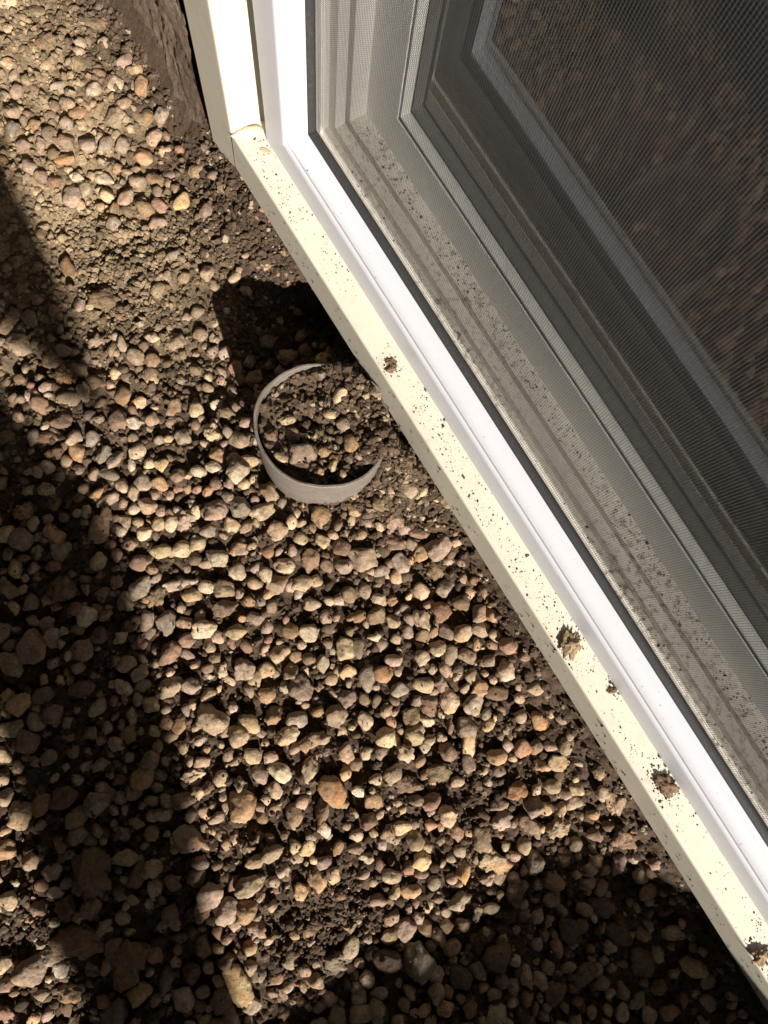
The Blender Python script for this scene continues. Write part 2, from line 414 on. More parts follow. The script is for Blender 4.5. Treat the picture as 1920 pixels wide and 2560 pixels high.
# woven mesh: every thread a four sided strand following the slack of the cloth
MU0, MU1 = SC[0] + 0.0325, SC[2] - 0.0325; MZ0, MZ1 = SC[1] + 0.0325, SC[3] - 0.0325
PITCH, TH = 0.00185, 0.00013
def cloth_n(u, z):
    d = np.minimum(z - MZ0, np.minimum(u - MU0, MU1 - u))
    dz = z - MZ0
    return (0.2262 + 0.0050 * sm(0.0, 0.012, d) + 0.0012 * np.sin(u * 21 + 1.0) * sm(0.0, 0.06, d) * np.exp(-dz / 0.12)
            + 0.0016 * (vnoise(u * 5, z * 5, 41) - 0.5) * sm(0, 0.1, d))
def strands(P, axis_n, axis_t):
    """P: strands x samples x 3 ; offsets along two fixed axes"""
    S, K, _ = P.shape
    offs = [np.array(axis_n) * TH, np.array(axis_t) * TH, -np.array(axis_n) * TH, -np.array(axis_t) * TH]
    V = np.stack([P + o for o in offs], 2).reshape(-1, 3)
    base = (np.arange(S)[:, None, None] * K + np.arange(K - 1)[None, :, None]) * 4 + np.arange(4)[None, None, :]
    nxt = (np.arange(S)[:, None, None] * K + np.arange(K - 1)[None, :, None]) * 4 + (np.arange(4)[None, None, :] + 1) % 4
    Fq = np.stack([base, nxt, nxt + 4, base + 4], -1).reshape(-1, 4)
    return V, Fq
us = np.arange(MU0, MU1, PITCH)
zs = np.concatenate([MZ0 + np.array([0, .0015, .003, .005, .008, .012, .018, .03, .05, .08, .12]), np.linspace(MZ0 + .18, MZ1, 10)])
uu_, zz_ = np.meshgrid(us, zs, indexing='ij')
Pv = np.stack([uu_ + 0.0006 * np.sin(zz_ * 40 + 0.5) * sm(0.05, 0, zz_ - MZ0), cloth_n(uu_, zz_), zz_], -1)
zh = np.arange(MZ0 + 0.0005, MZ1, PITCH)
uh = np.concatenate([MU0 + np.array([0, .0015, .003, .005, .008, .012, .02, .04]), np.arange(MU0 + 0.07, MU1 - 0.02, 0.035), [MU1]])
zz2, uu2 = np.meshgrid(zh, uh, indexing='ij')
Ph = np.stack([uu2, cloth_n(uu2, zz2) + 0.00012, zz2], -1)
V1, F1 = strands(Pv, (0, 1, 0), (1, 0, 0)); V2, F2 = strands(Ph, (0, 1, 0), (0, 0, 1))
V = np.concatenate([V1, V2]) - np.array([U0, N1, Z0]); Fq = np.concatenate([F1, F2 + len(V1)])
net = mesh_np('mesh_cloth', V, Fq, M_NET, scr); net['kind'] = 'stuff'

# ------------------------------------------------------------------ drain pipe
pipe_r = empty('drain_pipe', (*xy(PU, PN), -0.03))
tag(pipe_r, 'short grey plastic drain pipe standing upright in gravel, filled with soil', 'pipe')
bm = bmesh.new(); K = 96
rings = []
prof = [(PR, -0.02, 0), (PR, 0.2, 0), (PR, 0.5, 0), (PR, 0.8, 0), (PR, 1.0, -0.0012), (PR - 0.0008, 1.0, 0), (PR - PT + 0.0006, 1.0, 0), (PR - PT, 1.0, -0.001), (PR - PT, 0.6, 0), (PR - PT, 0.0, 0)]
for r, f, dz in prof:
    ring = []
    for k in range(K):
        a = 2 * math.pi * k / K
        rr = r + 0.0009 * math.sin(2 * a + 0.6) + 0.0004 * math.sin(5 * a)
        x, y = rr * math.cos(a), rr * math.sin(a)
        top = 0.077 - 0.30 * (x * N[0] + y * N[1]) + 0.0006 * math.sin(7 * a) + 0.0005 * math.sin(17 * a + 1) + 0.03
        ring.append(bm.verts.new((x, y, top * f + dz)))
    rings.append(ring)
co = [[v.co[:] for v in r] for r in rings]; bm.free()
for nm, spans in (('pipe_wall', ((0, 4), (7, 9))), ('rim', ((4, 7),))):
    bm = bmesh.new()
    for lo, hi in spans:
        rv = [[bm.verts.new(c) for c in co[i]] for i in range(lo, hi + 1)]
        for a_, b_ in zip(rv, rv[1:]):
            for k in range(K): bm.faces.new((a_[k], a_[(k + 1) % K], b_[(k + 1) % K], b_[k]))
    a0_ = bm_obj(nm, bm, M_PIPE, pipe_r, 50)

# ------------------------------------------------------------------ stone shapes
def ico(sub):
    bm = bmesh.new(); bmesh.ops.create_icosphere(bm, subdivisions=sub, radius=1)
    V = np.array([v.co[:] for v in bm.verts]); Fc = np.array([[v.index for v in f.verts] for f in bm.faces]); bm.free()
    return V, Fc
ICO4, ICO4F = ico(4); ICO3, ICO3F = ico(3); ICO2, ICO2F = ico(2); ICO1, ICO1F = ico(1)
def stone_shape(base, kind, r_):
    k = {'r': 9, 'a': int(r_.integers(4, 8)), 'c': 12}[kind]; q = {'r': 7.5, 'a': 26, 'c': 10}[kind]
    d = r_.normal(size=(k, 3)); d /= np.linalg.norm(d, axis=1)[:, None]
    d = np.concatenate([d, -d + r_.normal(scale=0.35, size=d.shape)]); d /= np.linalg.norm(d, axis=1)[:, None]
    h = r_.uniform(0.78, 1.0, len(d))
    s = np.maximum(base @ d.T / h, 0) ** q
    rad = s.sum(1) ** (-1 / q)
    P = base * np.minimum(rad, 1.35)[:, None]
    o = r_.uniform(0, 60, 4)
    am = {'r': 0.10, 'a': 0.09, 'c': 0.30}[kind]
    nz = vnoise(P[:, 0] * 2.2 + o[0] + P[:, 2], P[:, 1] * 2.2 + o[1] - P[:, 2] * 0.7, 51) - 0.5
    nz += 0.6 * (vnoise(P[:, 0] * 5 + o[2] - P[:, 2] * 3, P[:, 1] * 5 + o[3] + P[:, 2] * 2, 52) - 0.5)
    nz += 0.45 * (vnoise(P[:, 0] * 11 + o[1] + P[:, 2] * 7, P[:, 1] * 11 + o[2] - P[:, 2] * 6, 53) - 0.5)
    P = P * (1 + am * 2 * nz)[:, None]
    ext = P.max(0) - P.min(0)
    return (P - (P.max(0) + P.min(0)) / 2) / ext            # unit box
bank4 = {k: [stone_shape(ICO4, k, rng) for _ in range(40)] for k in 'rac'}
shape_bank = {k: [stone_shape(ICO3, k, rng) for _ in range(40)] for k in 'rac'}
bank2 = {k: [stone_shape(ICO2, k, rng) for _ in range(40)] for k in 'rac'}
def blotch(P, tint, r_):
    o = r_.uniform(0, 80, 4); f = 2.4
    a = vnoise(P[:, 0] * f + o[0] + P[:, 2] * 1.9, P[:, 1] * f + o[1] - P[:, 2] * 1.3, 71)
    b = vnoise(P[:, 0] * 5 + o[2] - P[:, 2] * 3.1, P[:, 1] * 5 + o[3] + P[:, 2] * 2.7, 72)
    alt = tint * (np.array([1.12, 0.88, 0.66]) if r_.random() < 0.35 else np.array([0.72, 0.71, 0.70]))
    w = (sm(0.45, 0.75, a) * 0.8)[:, None]
    return (tint * (1 - w) + alt * w) * (0.84 + 0.32 * b)[:, None]
def rot_small(r_, ang, tilt):
    e = Matrix.Rotation(ang, 3, 'Z') @ Matrix.Rotation(r_.normal() * tilt, 3, 'X') @ Matrix.Rotation(r_.normal() * tilt, 3, 'Y')
    return np.array(e)
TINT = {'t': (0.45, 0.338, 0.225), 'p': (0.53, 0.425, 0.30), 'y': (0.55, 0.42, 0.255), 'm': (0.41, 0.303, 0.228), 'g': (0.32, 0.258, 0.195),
        'o': (0.45, 0.285, 0.16), 'b': (0.28, 0.187, 0.125), 'r': (0.36, 0.215, 0.15), 'd': (0.17, 0.125, 0.095), 'k': (0.28, 0.203, 0.122), 'w': (0.66, 0.56, 0.43)}  # d darkens the stones that lie in the shade under the sill
WORD = {'t': 'tan', 'p': 'pale beige', 'y': 'yellowish', 'm': 'mauve brown', 'g': 'grey', 'o': 'orange', 'b': 'brown', 'r': 'reddish', 'd': 'dark', 'k': 'olive brown', 'w': 'whitish'}
SHAPE = {'r': 'rounded', 'a': 'angular', 'c': 'crumbly'}

def in_shade(px, py):
    """rough place of the long shadow and of the dark end, for the labels"""
    a = (px < 640 - 0.29 * (2530 - py) + 20) and (px > 250 - 0.4 * (2500 - py))
    return a, (py > 2150 and px > 760 and py > 2450 - 0.42 * (px - 760))
def place(px, py, u, n):
    if np.hypot(u - PU, n - PN) < PR: return 'inside the pipe'
    a, b = in_shade(px, py)
    if b: return 'in the shade under the sill'
    if a: return 'in the long shadow'
    if n > 0.09: return 'close to the window sill'
    if np.hypot(u - PU, n - PN) < PR + 0.06: return 'right beside the pipe'
    if u < -0.36: return 'in dry soil near the window corner'
    if u < PU: return 'between pipe and long shadow'
    return 'in the sunlit gravel'

# hand placed stones: x y w h (pixels of the photograph), turn in degrees, tint, shape
HAND = """315 157 70 50 15 m r;237 227 48 56 0 p r;247 186 42 32 -20 b a;33 282 60 56 0 t a;32 324 48 44 0 g r;87 314 40 34 0 o r;22 161 46 36 10 t a;35 188 28 42 -20 p a
43 231 40 46 0 m r;142 220 36 38 0 p a;211 263 50 26 -25 o a;196 285 52 38 0 o r;166 312 42 42 0 p r;120 334 36 48 -10 m r;167 356 46 52 0 m a;220 367 52 52 0 m a
266 362 44 48 0 g r;307 365 42 50 0 g a;385 344 36 64 -25 m a;359 396 54 52 0 o r;162 401 60 32 15 o a;62 363 48 34 0 m a;101 366 30 50 0 m r;75 420 42 42 0 m r
104 444 36 34 0 m r;139 457 44 46 0 b r;194 444 42 30 0 p a;263 451 62 36 -20 p a;182 495 54 72 10 m r;268 492 42 40 0 y a;315 500 46 54 0 m r;389 451 54 36 -20 o a
399 517 48 40 -20 r a;455 509 46 62 -20 y r;285 561 40 48 0 m r;396 561 52 38 0 m a;340 425 30 24 0 g a;49 862 66 60 0 t a;262 745 92 70 0 k c;394 727 38 48 -15 t r
501 839 42 42 0 m r;460 695 36 34 0 t r;430 640 46 28 20 g a;382 845 40 30 0 p r;420 690 24 30 0 m r;340 895 46 44 0 t r;380 905 44 40 0 o r;375 945 46 34 0 t c
850 992 38 46 -10 p r;828 1036 44 32 10 t r;858 1064 38 38 0 g r;876 1110 38 52 10 o r;757 1137 74 58 12 m a;810 1130 34 32 0 k a;686 1020 72 92 -30 k c;716 1052 48 30 25 y c
728 1087 46 36 0 b c;702 1146 36 28 0 y r;831 1167 22 36 -20 y a;675 1089 32 32 0 b c;799 1181 26 26 0 o r;790 965 24 30 0 b a;760 1090 32 16 0 y c
597 1184 62 60 0 p r;358 1211 52 46 20 m a;534 1170 40 36 0 p r;537 1279 68 62 0 m r;602 1268 56 56 0 g a;803 1298 54 62 -10 o r;445 1279 24 28 0 w r;491 1282 22 38 0 y r
431 1311 38 46 0 t r;399 1311 36 40 -20 y r;363 1333 40 42 0 p r;404 1379 54 36 20 y r;458 1374 56 42 10 y r;495 1358 40 48 0 y r;545 1396 52 52 20 p r;694 1328 58 54 0 m a
521 1328 46 36 0 g r;594 1431 44 44 0 p a;711 1415 56 46 -10 t r;355 1409 58 42 0 b r;353 1472 54 62 0 g r;445 1463 112 26 10 m a;480 1488 50 34 0 y r;564 1474 56 46 0 k a
564 1520 64 46 10 b a;694 1461 58 50 20 m a;757 1458 58 42 10 t a;418 1558 52 60 0 g r;513 1575 60 48 -10 p r;591 1580 56 40 10 y r;464 1561 42 38 0 b r;221 1545 48 54 -10 p r
92 1615 66 82 0 m a;133 1596 36 50 0 m r;57 1347 56 62 0 g r;157 1474 72 72 0 k c;31 1662 58 56 0 t r;52 1762 56 52 0 t r;317 1659 50 38 20 t r;429 1634 58 56 0 b r
426 1719 54 60 -20 t r;613 1670 50 54 0 m a;665 1675 48 38 0 y r;773 1583 50 44 0 p a;700 1634 50 48 0 t a;529 1797 82 66 -15 t r;719 1838 60 42 15 y r;600 1841 48 50 0 t r
741 1800 54 40 10 g a;667 1740 44 38 0 o r;450 1811 32 48 -15 o a;418 1805 32 34 0 o a;841 1789 58 54 0 t a;608 2010 64 74 20 o r;358 1941 52 56 0 o r;163 1992 66 48 10 b r
105 2013 40 52 -10 o r;246 2010 60 54 0 g r;195 2042 46 50 -30 b r;832 1977 56 80 25 o r;698 1930 58 44 -10 p r;633 1890 40 36 0 y r;459 2002 66 42 -10 b r;474 2093 68 58 0 m a
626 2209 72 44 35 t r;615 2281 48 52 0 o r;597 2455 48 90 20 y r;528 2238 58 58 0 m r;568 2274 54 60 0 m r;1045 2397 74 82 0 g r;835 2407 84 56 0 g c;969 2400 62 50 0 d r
202 2350 112 72 0 b c;325 2400 90 100 20 b c;80 2422 68 58 0 m r;231 2176 90 122 0 b c;54 2039 52 62 0 t r;14 2122 52 46 0 o r;22 2248 46 36 0 t r;155 2420 32 32 0 w a
1052 2147 44 42 0 y a;1002 2068 46 34 0 y r;962 1843 48 48 0 y a;1034 1836 48 56 -20 y r;810 2071 30 40 0 w a;897 1977 36 26 -10 w r;1024 2227 50 34 20 o a;1157 2176 32 52 -20 o a
231 2267 48 48 0 b r;557 2491 48 52 0 b r;289 2527 52 62 0 g r;906 1400 76 62 0 t a;986 1358 70 42 -10 b a;1000 1409 50 56 0 g a;986 1304 54 52 0 m c;1053 1480 42 58 0 t r
1114 1471 56 48 10 m r;1152 1507 52 48 0 k a;1185 1452 26 26 0 r r;1094 1369 74 62 50 m a;855 1368 46 52 0 b a;939 1536 50 56 0 k a;1051 1554 46 58 0 t r;1054 1646 38 40 0 p r
984 1651 46 34 10 m r;1123 1641 40 56 0 m r;1157 1584 52 44 0 t r;1199 1536 46 52 -30 m r;1230 1539 30 36 0 o r;1264 1675 46 56 0 p r;957 1686 50 44 0 o r;998 1724 44 36 0 g r
1058 1713 54 38 0 y r;1123 1749 48 68 0 t r;1181 1760 48 58 0 p r;1242 1733 62 36 0 b r;1073 1764 46 54 30 b r;839 1789 44 50 0 t a;913 1800 38 46 0 p r;754 1717 60 62 0 m a
917 1695 46 68 0 g r;866 1622 50 58 0 y a;895 1619 34 54 20 g a;1167 1818 50 52 0 m r;1083 1583 22 32 -30 o r;1125 1814 18 40 0 r a;1170 1858 34 72 0 y a;1304 1869 42 46 0 r r
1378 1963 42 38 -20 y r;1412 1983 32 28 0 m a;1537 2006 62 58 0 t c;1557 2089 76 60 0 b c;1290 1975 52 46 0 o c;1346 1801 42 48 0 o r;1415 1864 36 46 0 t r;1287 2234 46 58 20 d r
1235 2149 82 62 0 t c;1180 1693 40 46 0 t r;1340 1720 56 32 15 p a;1310 1640 30 30 0 b r;885 1240 30 24 0 t c;960 1265 60 44 20 k c;1120 1255 50 36 0 k c;1020 1960 80 44 0 b c
1100 1930 70 44 10 k c;150 210 20 20 0 w a;700 430 30 22 10 k c;560 470 48 38 0 k c;490 430 52 44 0 k c;110 105 90 56 10 k c;90 30 60 40 0 k c;240 60 76 44 0 k c
133 905 52 46 0 p c;172 1000 64 36 10 t r;155 1055 60 50 0 b r;115 970 36 34 0 m r;100 1015 44 44 0 b r;240 960 56 38 -30 b r;230 1100 36 44 -15 g r;120 1095 54 32 0 b r
85 1095 34 48 0 g r;335 1060 38 34 0 w a;195 1132 40 52 0 o r;290 1150 30 60 -30 m a;275 1185 56 34 -20 g a;330 1165 20 38 10 w r;345 1130 48 38 20 t r;225 1040 34 28 0 g r
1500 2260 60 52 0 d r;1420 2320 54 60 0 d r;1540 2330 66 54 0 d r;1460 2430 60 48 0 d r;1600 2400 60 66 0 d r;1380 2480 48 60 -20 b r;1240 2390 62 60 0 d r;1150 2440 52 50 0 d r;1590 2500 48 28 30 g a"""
hand = []
for row in HAND.replace('\n', ';').split(';'):
    a = row.split(); hand.append((*[float(v) for v in a[:5]], a[5], a[6]))

stones = []            # dicts, hand ones first
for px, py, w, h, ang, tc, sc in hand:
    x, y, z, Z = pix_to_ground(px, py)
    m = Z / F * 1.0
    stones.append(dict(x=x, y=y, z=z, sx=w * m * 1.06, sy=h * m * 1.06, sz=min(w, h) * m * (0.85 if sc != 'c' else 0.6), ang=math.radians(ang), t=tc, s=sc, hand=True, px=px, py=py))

# random gravel between them: dart throwing, large ones first, thinner where the photograph shows bare soil
SOILP = [(640, 780, 130), (700, 700, 90), (330, 660, 150), (200, 590, 110), (560, 560, 120), (430, 60, 230), (150, 60, 150), (880, 2260, 120), (780, 2330, 90), (980, 1180, 130), (1040, 1260, 80),
         (430, 960, 60), (330, 800, 110), (620, 1400, 20), (60, 2330, 90), (1200, 1990, 90), (470, 600, 110), (560, 380, 120), (620, 460, 120), (700, 620, 90), (250, 1650, 40)]
cell = 0.025; grid = {}
def near_ok(x, y, r, ov):
    cx, cy = int(math.floor(x / cell)), int(math.floor(y / cell))
    for i in (cx - 1, cx, cx + 1):
        for j in (cy - 1, cy, cy + 1):
            for (a, b, c) in grid.get((i, j), ()):
                if (a - x) ** 2 + (b - y) ** 2 < ((c + r) * ov) ** 2: return False
    return True
def put(x, y, r): grid.setdefault((int(math.floor(x / cell)), int(math.floor(y / cell))), []).append((x, y, r))
for s in stones: put(s['x'], s['y'], 0.25 * (s['sx'] + s['sy']))
def cover(px, py, u):
    c = 0.9
    for a, b, r in SOILP: c = min(c, 0.9 * float(sm(0.45, 1.25, math.hypot(px - a, py - b) / r)) + 0.10)
    c *= 1 - 0.62 * float(sm(-0.20, -0.42, u))
    return c
keys = list('tttttttppmmmmmmgyybbbkor')
sizes = [(0.0110, 460), (0.0092, 1400), (0.0076, 3200), (0.0061, 5000), (0.0047, 5600)]
for rad, tries in sizes:
    for _ in range(tries):
        u = random.uniform(-0.92, 0.70); n = random.uniform(-0.62, 0.172)
        x, y = xy(u, n)
        d = math.hypot(u - PU, n - PN)
        if d < PR + 0.4 * rad + 0.001: continue
        r = rad * random.uniform(0.85, 1.18)
        if n > 0.168 - r: continue
        qx, qy = to_pix(np.array(x), np.array(y), np.array(0.0)); qx, qy = float(qx), float(qy)
        if random.random() > cover(qx, qy, u): continue
        if u < -0.52 and n > 0.145: continue
        if not near_ok(x, y, r, 0.70): continue
        put(x, y, r)
        el = random.uniform(0.75, 1.0)
        stones.append(dict(x=x, y=y, z=None, sx=2 * r / el ** 0.5, sy=2 * r * el ** 0.5 * random.uniform(0.85, 1), sz=2 * r * random.uniform(0.45, 0.92), ang=random.uniform(0, 6.28),
                           t=random.choice(keys), s=random.choice('rraaaacc' if rad > 0.007 else 'raaccc'), hand=False, px=qx, py=qy))
bx_, by_ = np.array([s['x'] for s in stones]), np.array([s['y'] for s in stones])
bu, bn = un(bx_, by_); bz = relief(bu, bn)
inview = lambda s: -20 < s['px'] < 1940 and -20 < s['py'] < 2580
for s, u, n, z in zip(stones, bu, bn, bz):
    s['u'], s['n'] = float(u), float(n)
    buried = 0.17 if not s['hand'] else 0.23
    soft = 0.10 if u < -0.30 else 0.0
    s['zc'] = float(z) + s['sz'] * (buried - soft) + (0 if s['hand'] else random.uniform(-0.0025, 0.003))
order = sorted([i for i, s in enumerate(stones) if inview(s)], key=lambda i: (not stones[i]['hand'], -stones[i]['sx'] * stones[i]['sy']))
single = set(order[:300])
big = {'V': [], 'F': [], 'C': []}; off = 0
for i, s in enumerate(stones):
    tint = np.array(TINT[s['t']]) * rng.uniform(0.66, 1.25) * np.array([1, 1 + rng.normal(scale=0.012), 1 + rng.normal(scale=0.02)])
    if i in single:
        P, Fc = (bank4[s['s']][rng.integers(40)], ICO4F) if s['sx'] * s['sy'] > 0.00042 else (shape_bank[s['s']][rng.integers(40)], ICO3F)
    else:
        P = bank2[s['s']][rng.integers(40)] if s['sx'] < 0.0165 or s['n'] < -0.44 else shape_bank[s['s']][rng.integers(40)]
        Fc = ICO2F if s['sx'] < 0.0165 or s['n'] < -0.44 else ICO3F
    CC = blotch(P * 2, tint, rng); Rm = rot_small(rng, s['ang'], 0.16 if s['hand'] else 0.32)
    P = (P * np.array([s['sx'], s['sy'], s['sz']])) @ Rm.T
    if i in single:
        nm = 'soil_clod' if s['s'] == 'c' else 'pebble'
        o = mesh_np(nm, P, Fc, M_CLOD if s['s'] == 'c' else M_STONE, cols=CC)
        o.location = (s['x'], s['y'], s['zc'])
        s['size'] = sz = 'large' if s['sx'] * s['sy'] > 0.00046 else ('small' if s['sx'] * s['sy'] < 0.00022 else 'medium')
        noun = 'clod of soil' if s['s'] == 'c' else 'pebble'
        asp = max(s['sx'], s['sy']) / min(s['sx'], s['sy'])
        s['form'] = ('elongated ' if asp > 1.55 else '') + SHAPE[s['s']]
        lab = f"{sz} {WORD[s['t']]} {s['form']} {noun} {place(s['px'], s['py'], s['u'], s['n'])}"
        s['obj'], s['noun'] = o, noun
        tag(o, lab, 'clod' if s['s'] == 'c' else 'pebble', 'soil clods on the ground' if s['s'] == 'c' else 'pebbles lying in the gravel')
    else:
        big['V'].append(P + np.array([s['x'], s['y'], s['zc']])); big['F'].append(Fc + off); big['C'].append(CC); off += len(P)
from collections import Counter
sing = [s for s in stones if 'obj' in s]
cnt = Counter(s['obj']['label'] for s in sing)
for s in sing:                                # look-alikes are told apart by the stone they lie against
    if cnt[s['obj']['label']] > 1:
        near = min((q for q in sing if q is not s), key=lambda q: (q['x'] - s['x']) ** 2 + (q['y'] - s['y']) ** 2)
        s['ext'] = f"{s['obj']['label']} beside a {near['size']} {WORD[near['t']]} {'clod' if near['s'] == 'c' else 'one'}"
for s in sing:
    if 'ext' in s and len(s['ext'].split()) <= 16: s['obj']['label'] = s['ext']
gv = mesh_np('gravel', np.concatenate(big['V']), np.concatenate(big['F']), M_STONE, cols=np.concatenate(big['C']))
tag(gv, 'loose mixed tan and grey gravel covering the ground', 'gravel', kind='stuff')

# ------------------------------------------------------------------ soil lumps between the stones
LV, LF, LC, off = [], [], [], 0
lu = rng.uniform(-0.92, 0.66, 5400); ln = rng.uniform(-0.60, 0.172, 5400)
lx_, ly_ = xy(lu, ln); lz = relief(lu, ln) + 0.4 * crumble(lu, ln); lt = soil_tint(lu, ln)
for i in range(len(lu)):
    d = math.hypot(lu[i] - PU, ln[i] - PN); sz = float(np.clip(rng.lognormal(math.log(0.0072), 0.34), 0.0035, 0.016))
    if abs(d - PR + PT / 2) < sz * 0.6 + 0.003: continue
    if d < PR and sz > 0.008: continue
    if ln[i] > 0.169 - sz * 0.5: continue
    if lu[i] < -0.52 and ln[i] > 0.16: continue
    P = bank2['c'][rng.integers(40)] * np.array([sz, sz * rng.uniform(0.7, 1), sz * rng.uniform(0.45, 0.8)]) @ rot_small(rng, rng.uniform(0, 6.28), 0.3).T
    LV.append(P + np.array([lx_[i], ly_[i], lz[i] + 0.12 * sz])); LF.append(ICO2F + off); off += len(P)
    LC.append(np.tile(lt[i] * rng.uniform(0.8, 1.7), (len(P), 1)) * rng.uniform(0.9, 1.1, (len(P), 1)))
lm = mesh_np('soil_lumps', np.concatenate(LV), np.concatenate(LF), M_CLOD2, cols=np.concatenate(LC))
tag(lm, 'crumbly brown lumps of earth filling the gaps between the stones', 'soil', kind='stuff')

# ------------------------------------------------------------------ soil crumbs
NCR = 25000
cu = rng.uniform(-0.88, 0.60, NCR); cn = rng.uniform(-0.45, 0.178, NCR)
ex_u, ex_n = [], []
for a, b, r in SOILP:                         # bare earth is all crumbs
    x, y, z, Z = pix_to_ground(a, b); k = int(430 * (r / 100.0) ** 2)
    q = r * Z / F; x2, y2 = x + rng.normal(scale=0.55 * q, size=k), y + rng.normal(scale=0.55 * q, size=k)
    e1, e2 = un(x2, y2); ex_u.append(e1); ex_n.append(e2)
k = 3800; e1 = PU + rng.normal(scale=0.06, size=k) + 0.04; e2 = 0.14 + rng.normal(scale=0.03, size=k); ex_u.append(e1); ex_n.append(e2)
cu = np.concatenate([cu] + ex_u); cn = np.concatenate([cn] + ex_n); sel = cn < 0.176; cu, cn = cu[sel], cn[sel]
keep = ~((cu < -0.52) & (cn > 0.158))
dd = np.hypot(cu - PU, cn - PN); keep &= ~((dd > PR - PT - 0.002) & (dd < PR + 0.0018) & (relief(cu, cn) < rim_z(cu, cn) - 0.001))
cu, cn = cu[keep], cn[keep]; n_ = len(cu)
cs = np.clip(rng.lognormal(math.log(0.0032), 0.5, n_), 0.0014, 0.0095)
cx_, cy_ = xy(cu, cn); cz = relief(cu, cn) + crumble(cu, cn) + cs * 0.2
st = [s for s in stones if s['sx'] > 0.009]
pi_ = rng.integers(0, len(st), 7000); ra = rng.uniform(0, 6.28, 7000); rr = np.sqrt(rng.uniform(0, 0.75, 7000))
S_ = np.array([(s['x'], s['y'], s['zc'], s['sx'], s['sy'], s['sz'], s['ang']) for s in st])[pi_]
lx, ly = rr * np.cos(ra) * S_[:, 3] / 2, rr * np.sin(ra) * S_[:, 4] / 2
ex = S_[:, 0] + lx * np.cos(S_[:, 6]) - ly * np.sin(S_[:, 6]); ey = S_[:, 1] + lx * np.sin(S_[:, 6]) + ly * np.cos(S_[:, 6])
ez = S_[:, 2] + 0.46 * S_[:, 5] * np.sqrt(1 - rr ** 2) * 0.97
es = np.clip(rng.lognormal(math.log(0.0013), 0.4, 7000), 0.0007, 0.003)
eu, en = un(ex, ey)
cu, cn, cs = np.concatenate([cu, eu]), np.concatenate([cn, en]), np.concatenate([cs, es])
cx_, cy_, cz = np.concatenate([cx_, ex]), np.concatenate([cy_, ey]), np.concatenate([cz, ez]); n_ = len(cu)
variants = []
for _ in range(24):
    j = ICO1 * (1 + rng.normal(scale=0.2, size=(len(ICO1), 1))) * rng.uniform(0.7, 1.1, 3); variants.append(j * 0.5)
variants = np.array(variants)
vi = rng.integers(0, 24, n_); a1 = rng.uniform(0, 6.28, n_)
P = variants[vi] * cs[:, None, None]
c_, s_ = np.cos(a1)[:, None], np.sin(a1)[:, None]
P = np.stack([P[..., 0] * c_ - P[..., 1] * s_ + cx_[:, None], P[..., 0] * s_ + P[..., 1] * c_ + cy_[:, None], P[..., 2] + cz[:, None]], -1)
ct = soil_tint(cu, cn) * rng.uniform(0.7, 1.45, (n_, 1))
pk = rng.random(n_) < 0.10
ct[pk] = np.array([TINT[k] for k in rng.choice(list('tpmoyg'), int(pk.sum()))]) * 0.8
Fc = (ICO1F[None] + (np.arange(n_) * len(ICO1))[:, None, None]).reshape(-1, 3)
cr = mesh_np('soil_crumbs', P.reshape(-1, 3), Fc, M_SOIL, cols=np.repeat(ct, len(ICO1), 0), smooth=False)
tag(cr, 'loose brown crumbs of soil scattered between the pebbles', 'soil', kind='stuff')

# ------------------------------------------------------------------ dirt on the sill
def specks(name, label, nspk, gen, tint, mat=M_SOIL):
    u, n, z, s, flat = gen(nspk)
    k = len(u); P = variants[rng.integers(0, 24, k)] * s[:, None, None]; P[..., 2] *= flat[:, None]
    a = rng.uniform(0, 6.28, k); c, s2 = np.cos(a)[:, None], np.sin(a)[:, None]
    P = np.stack([P[..., 0] * c - P[..., 1] * s2, P[..., 0] * s2 + P[..., 1] * c, P[..., 2]], -1)
    x, y = xy(u, n); P = P + np.stack([x, y, z], -1)[:, None, :]
    C = np.array(tint) * rng.uniform(0.5, 1.7, (k, 1))
    Fc = (ICO1F[None] + (np.arange(k) * len(ICO1))[:, None, None]).reshape(-1, 3)
    return tag(mesh_np(name, P.reshape(-1, 3), Fc, mat, cols=np.repeat(C, len(ICO1), 0), smooth=False), label, 'dirt', kind='stuff')
CL = [((975, 905), 0.0046, 'b', 'small round clod of dark soil on the cream sill opposite the pipe'), ((977, 922), 0.0050, 'b', 'crumbly dark soil clod on the cream sill beside a small round clod'),
      ((1421, 1612), 0.0108, 'k', 'large flat light brown clod of soil crossing the cream sill'), ((1668, 1958), 0.0092, 'b', 'dark crumbly clod of soil on the cream sill against the screen'),
      ((1898, 2390), 0.0080, 'k', 'tan crusted clod of soil on the far cream sill end'), ((1533, 1722), 0.0040, 'b', 'little dark clod of soil against the white screen rail')]
def gen_sill(k):
    u = rng.uniform(-0.43, 0.62, k * 3); n = rng.uniform(N1 + 0.003, N2 - 0.0004, k * 3)
    d = vnoise(u * 16, n * 40, 61) * 0.8 + vnoise(u * 55, n * 90, 62) * 0.5
    i = np.argsort(-(d + rng.normal(scale=0.22, size=len(u))))[:k]; u, n = u[i], n[i]
    s = np.clip(rng.lognormal(math.log(0.00058), 0.62, k), 0.0002, 0.0032)
    for (px, py), cs_, t_, l_ in CL:
        r = ray(px, py); q = (Z1 - H) / r[2]; cu0, cn0 = un(r[0] * q, r[1] * q)
        m = rng.integers(0, k, int(16000 * cs_)); n[m] = np.clip(cn0 + rng.normal(scale=cs_ * 1.1, size=len(m)), N1 + 0.002, N2 - 0.0005); u[m] = cu0 + rng.normal(scale=cs_ * 1.4, size=len(m))
    return u, n, Z1 + s * 0.1, s, np.full(k, 0.6)
specks('dirt_specks', 'fine dark specks of dirt sprinkled along the cream sill', 2300, gen_sill, (0.085, 0.058, 0.045))
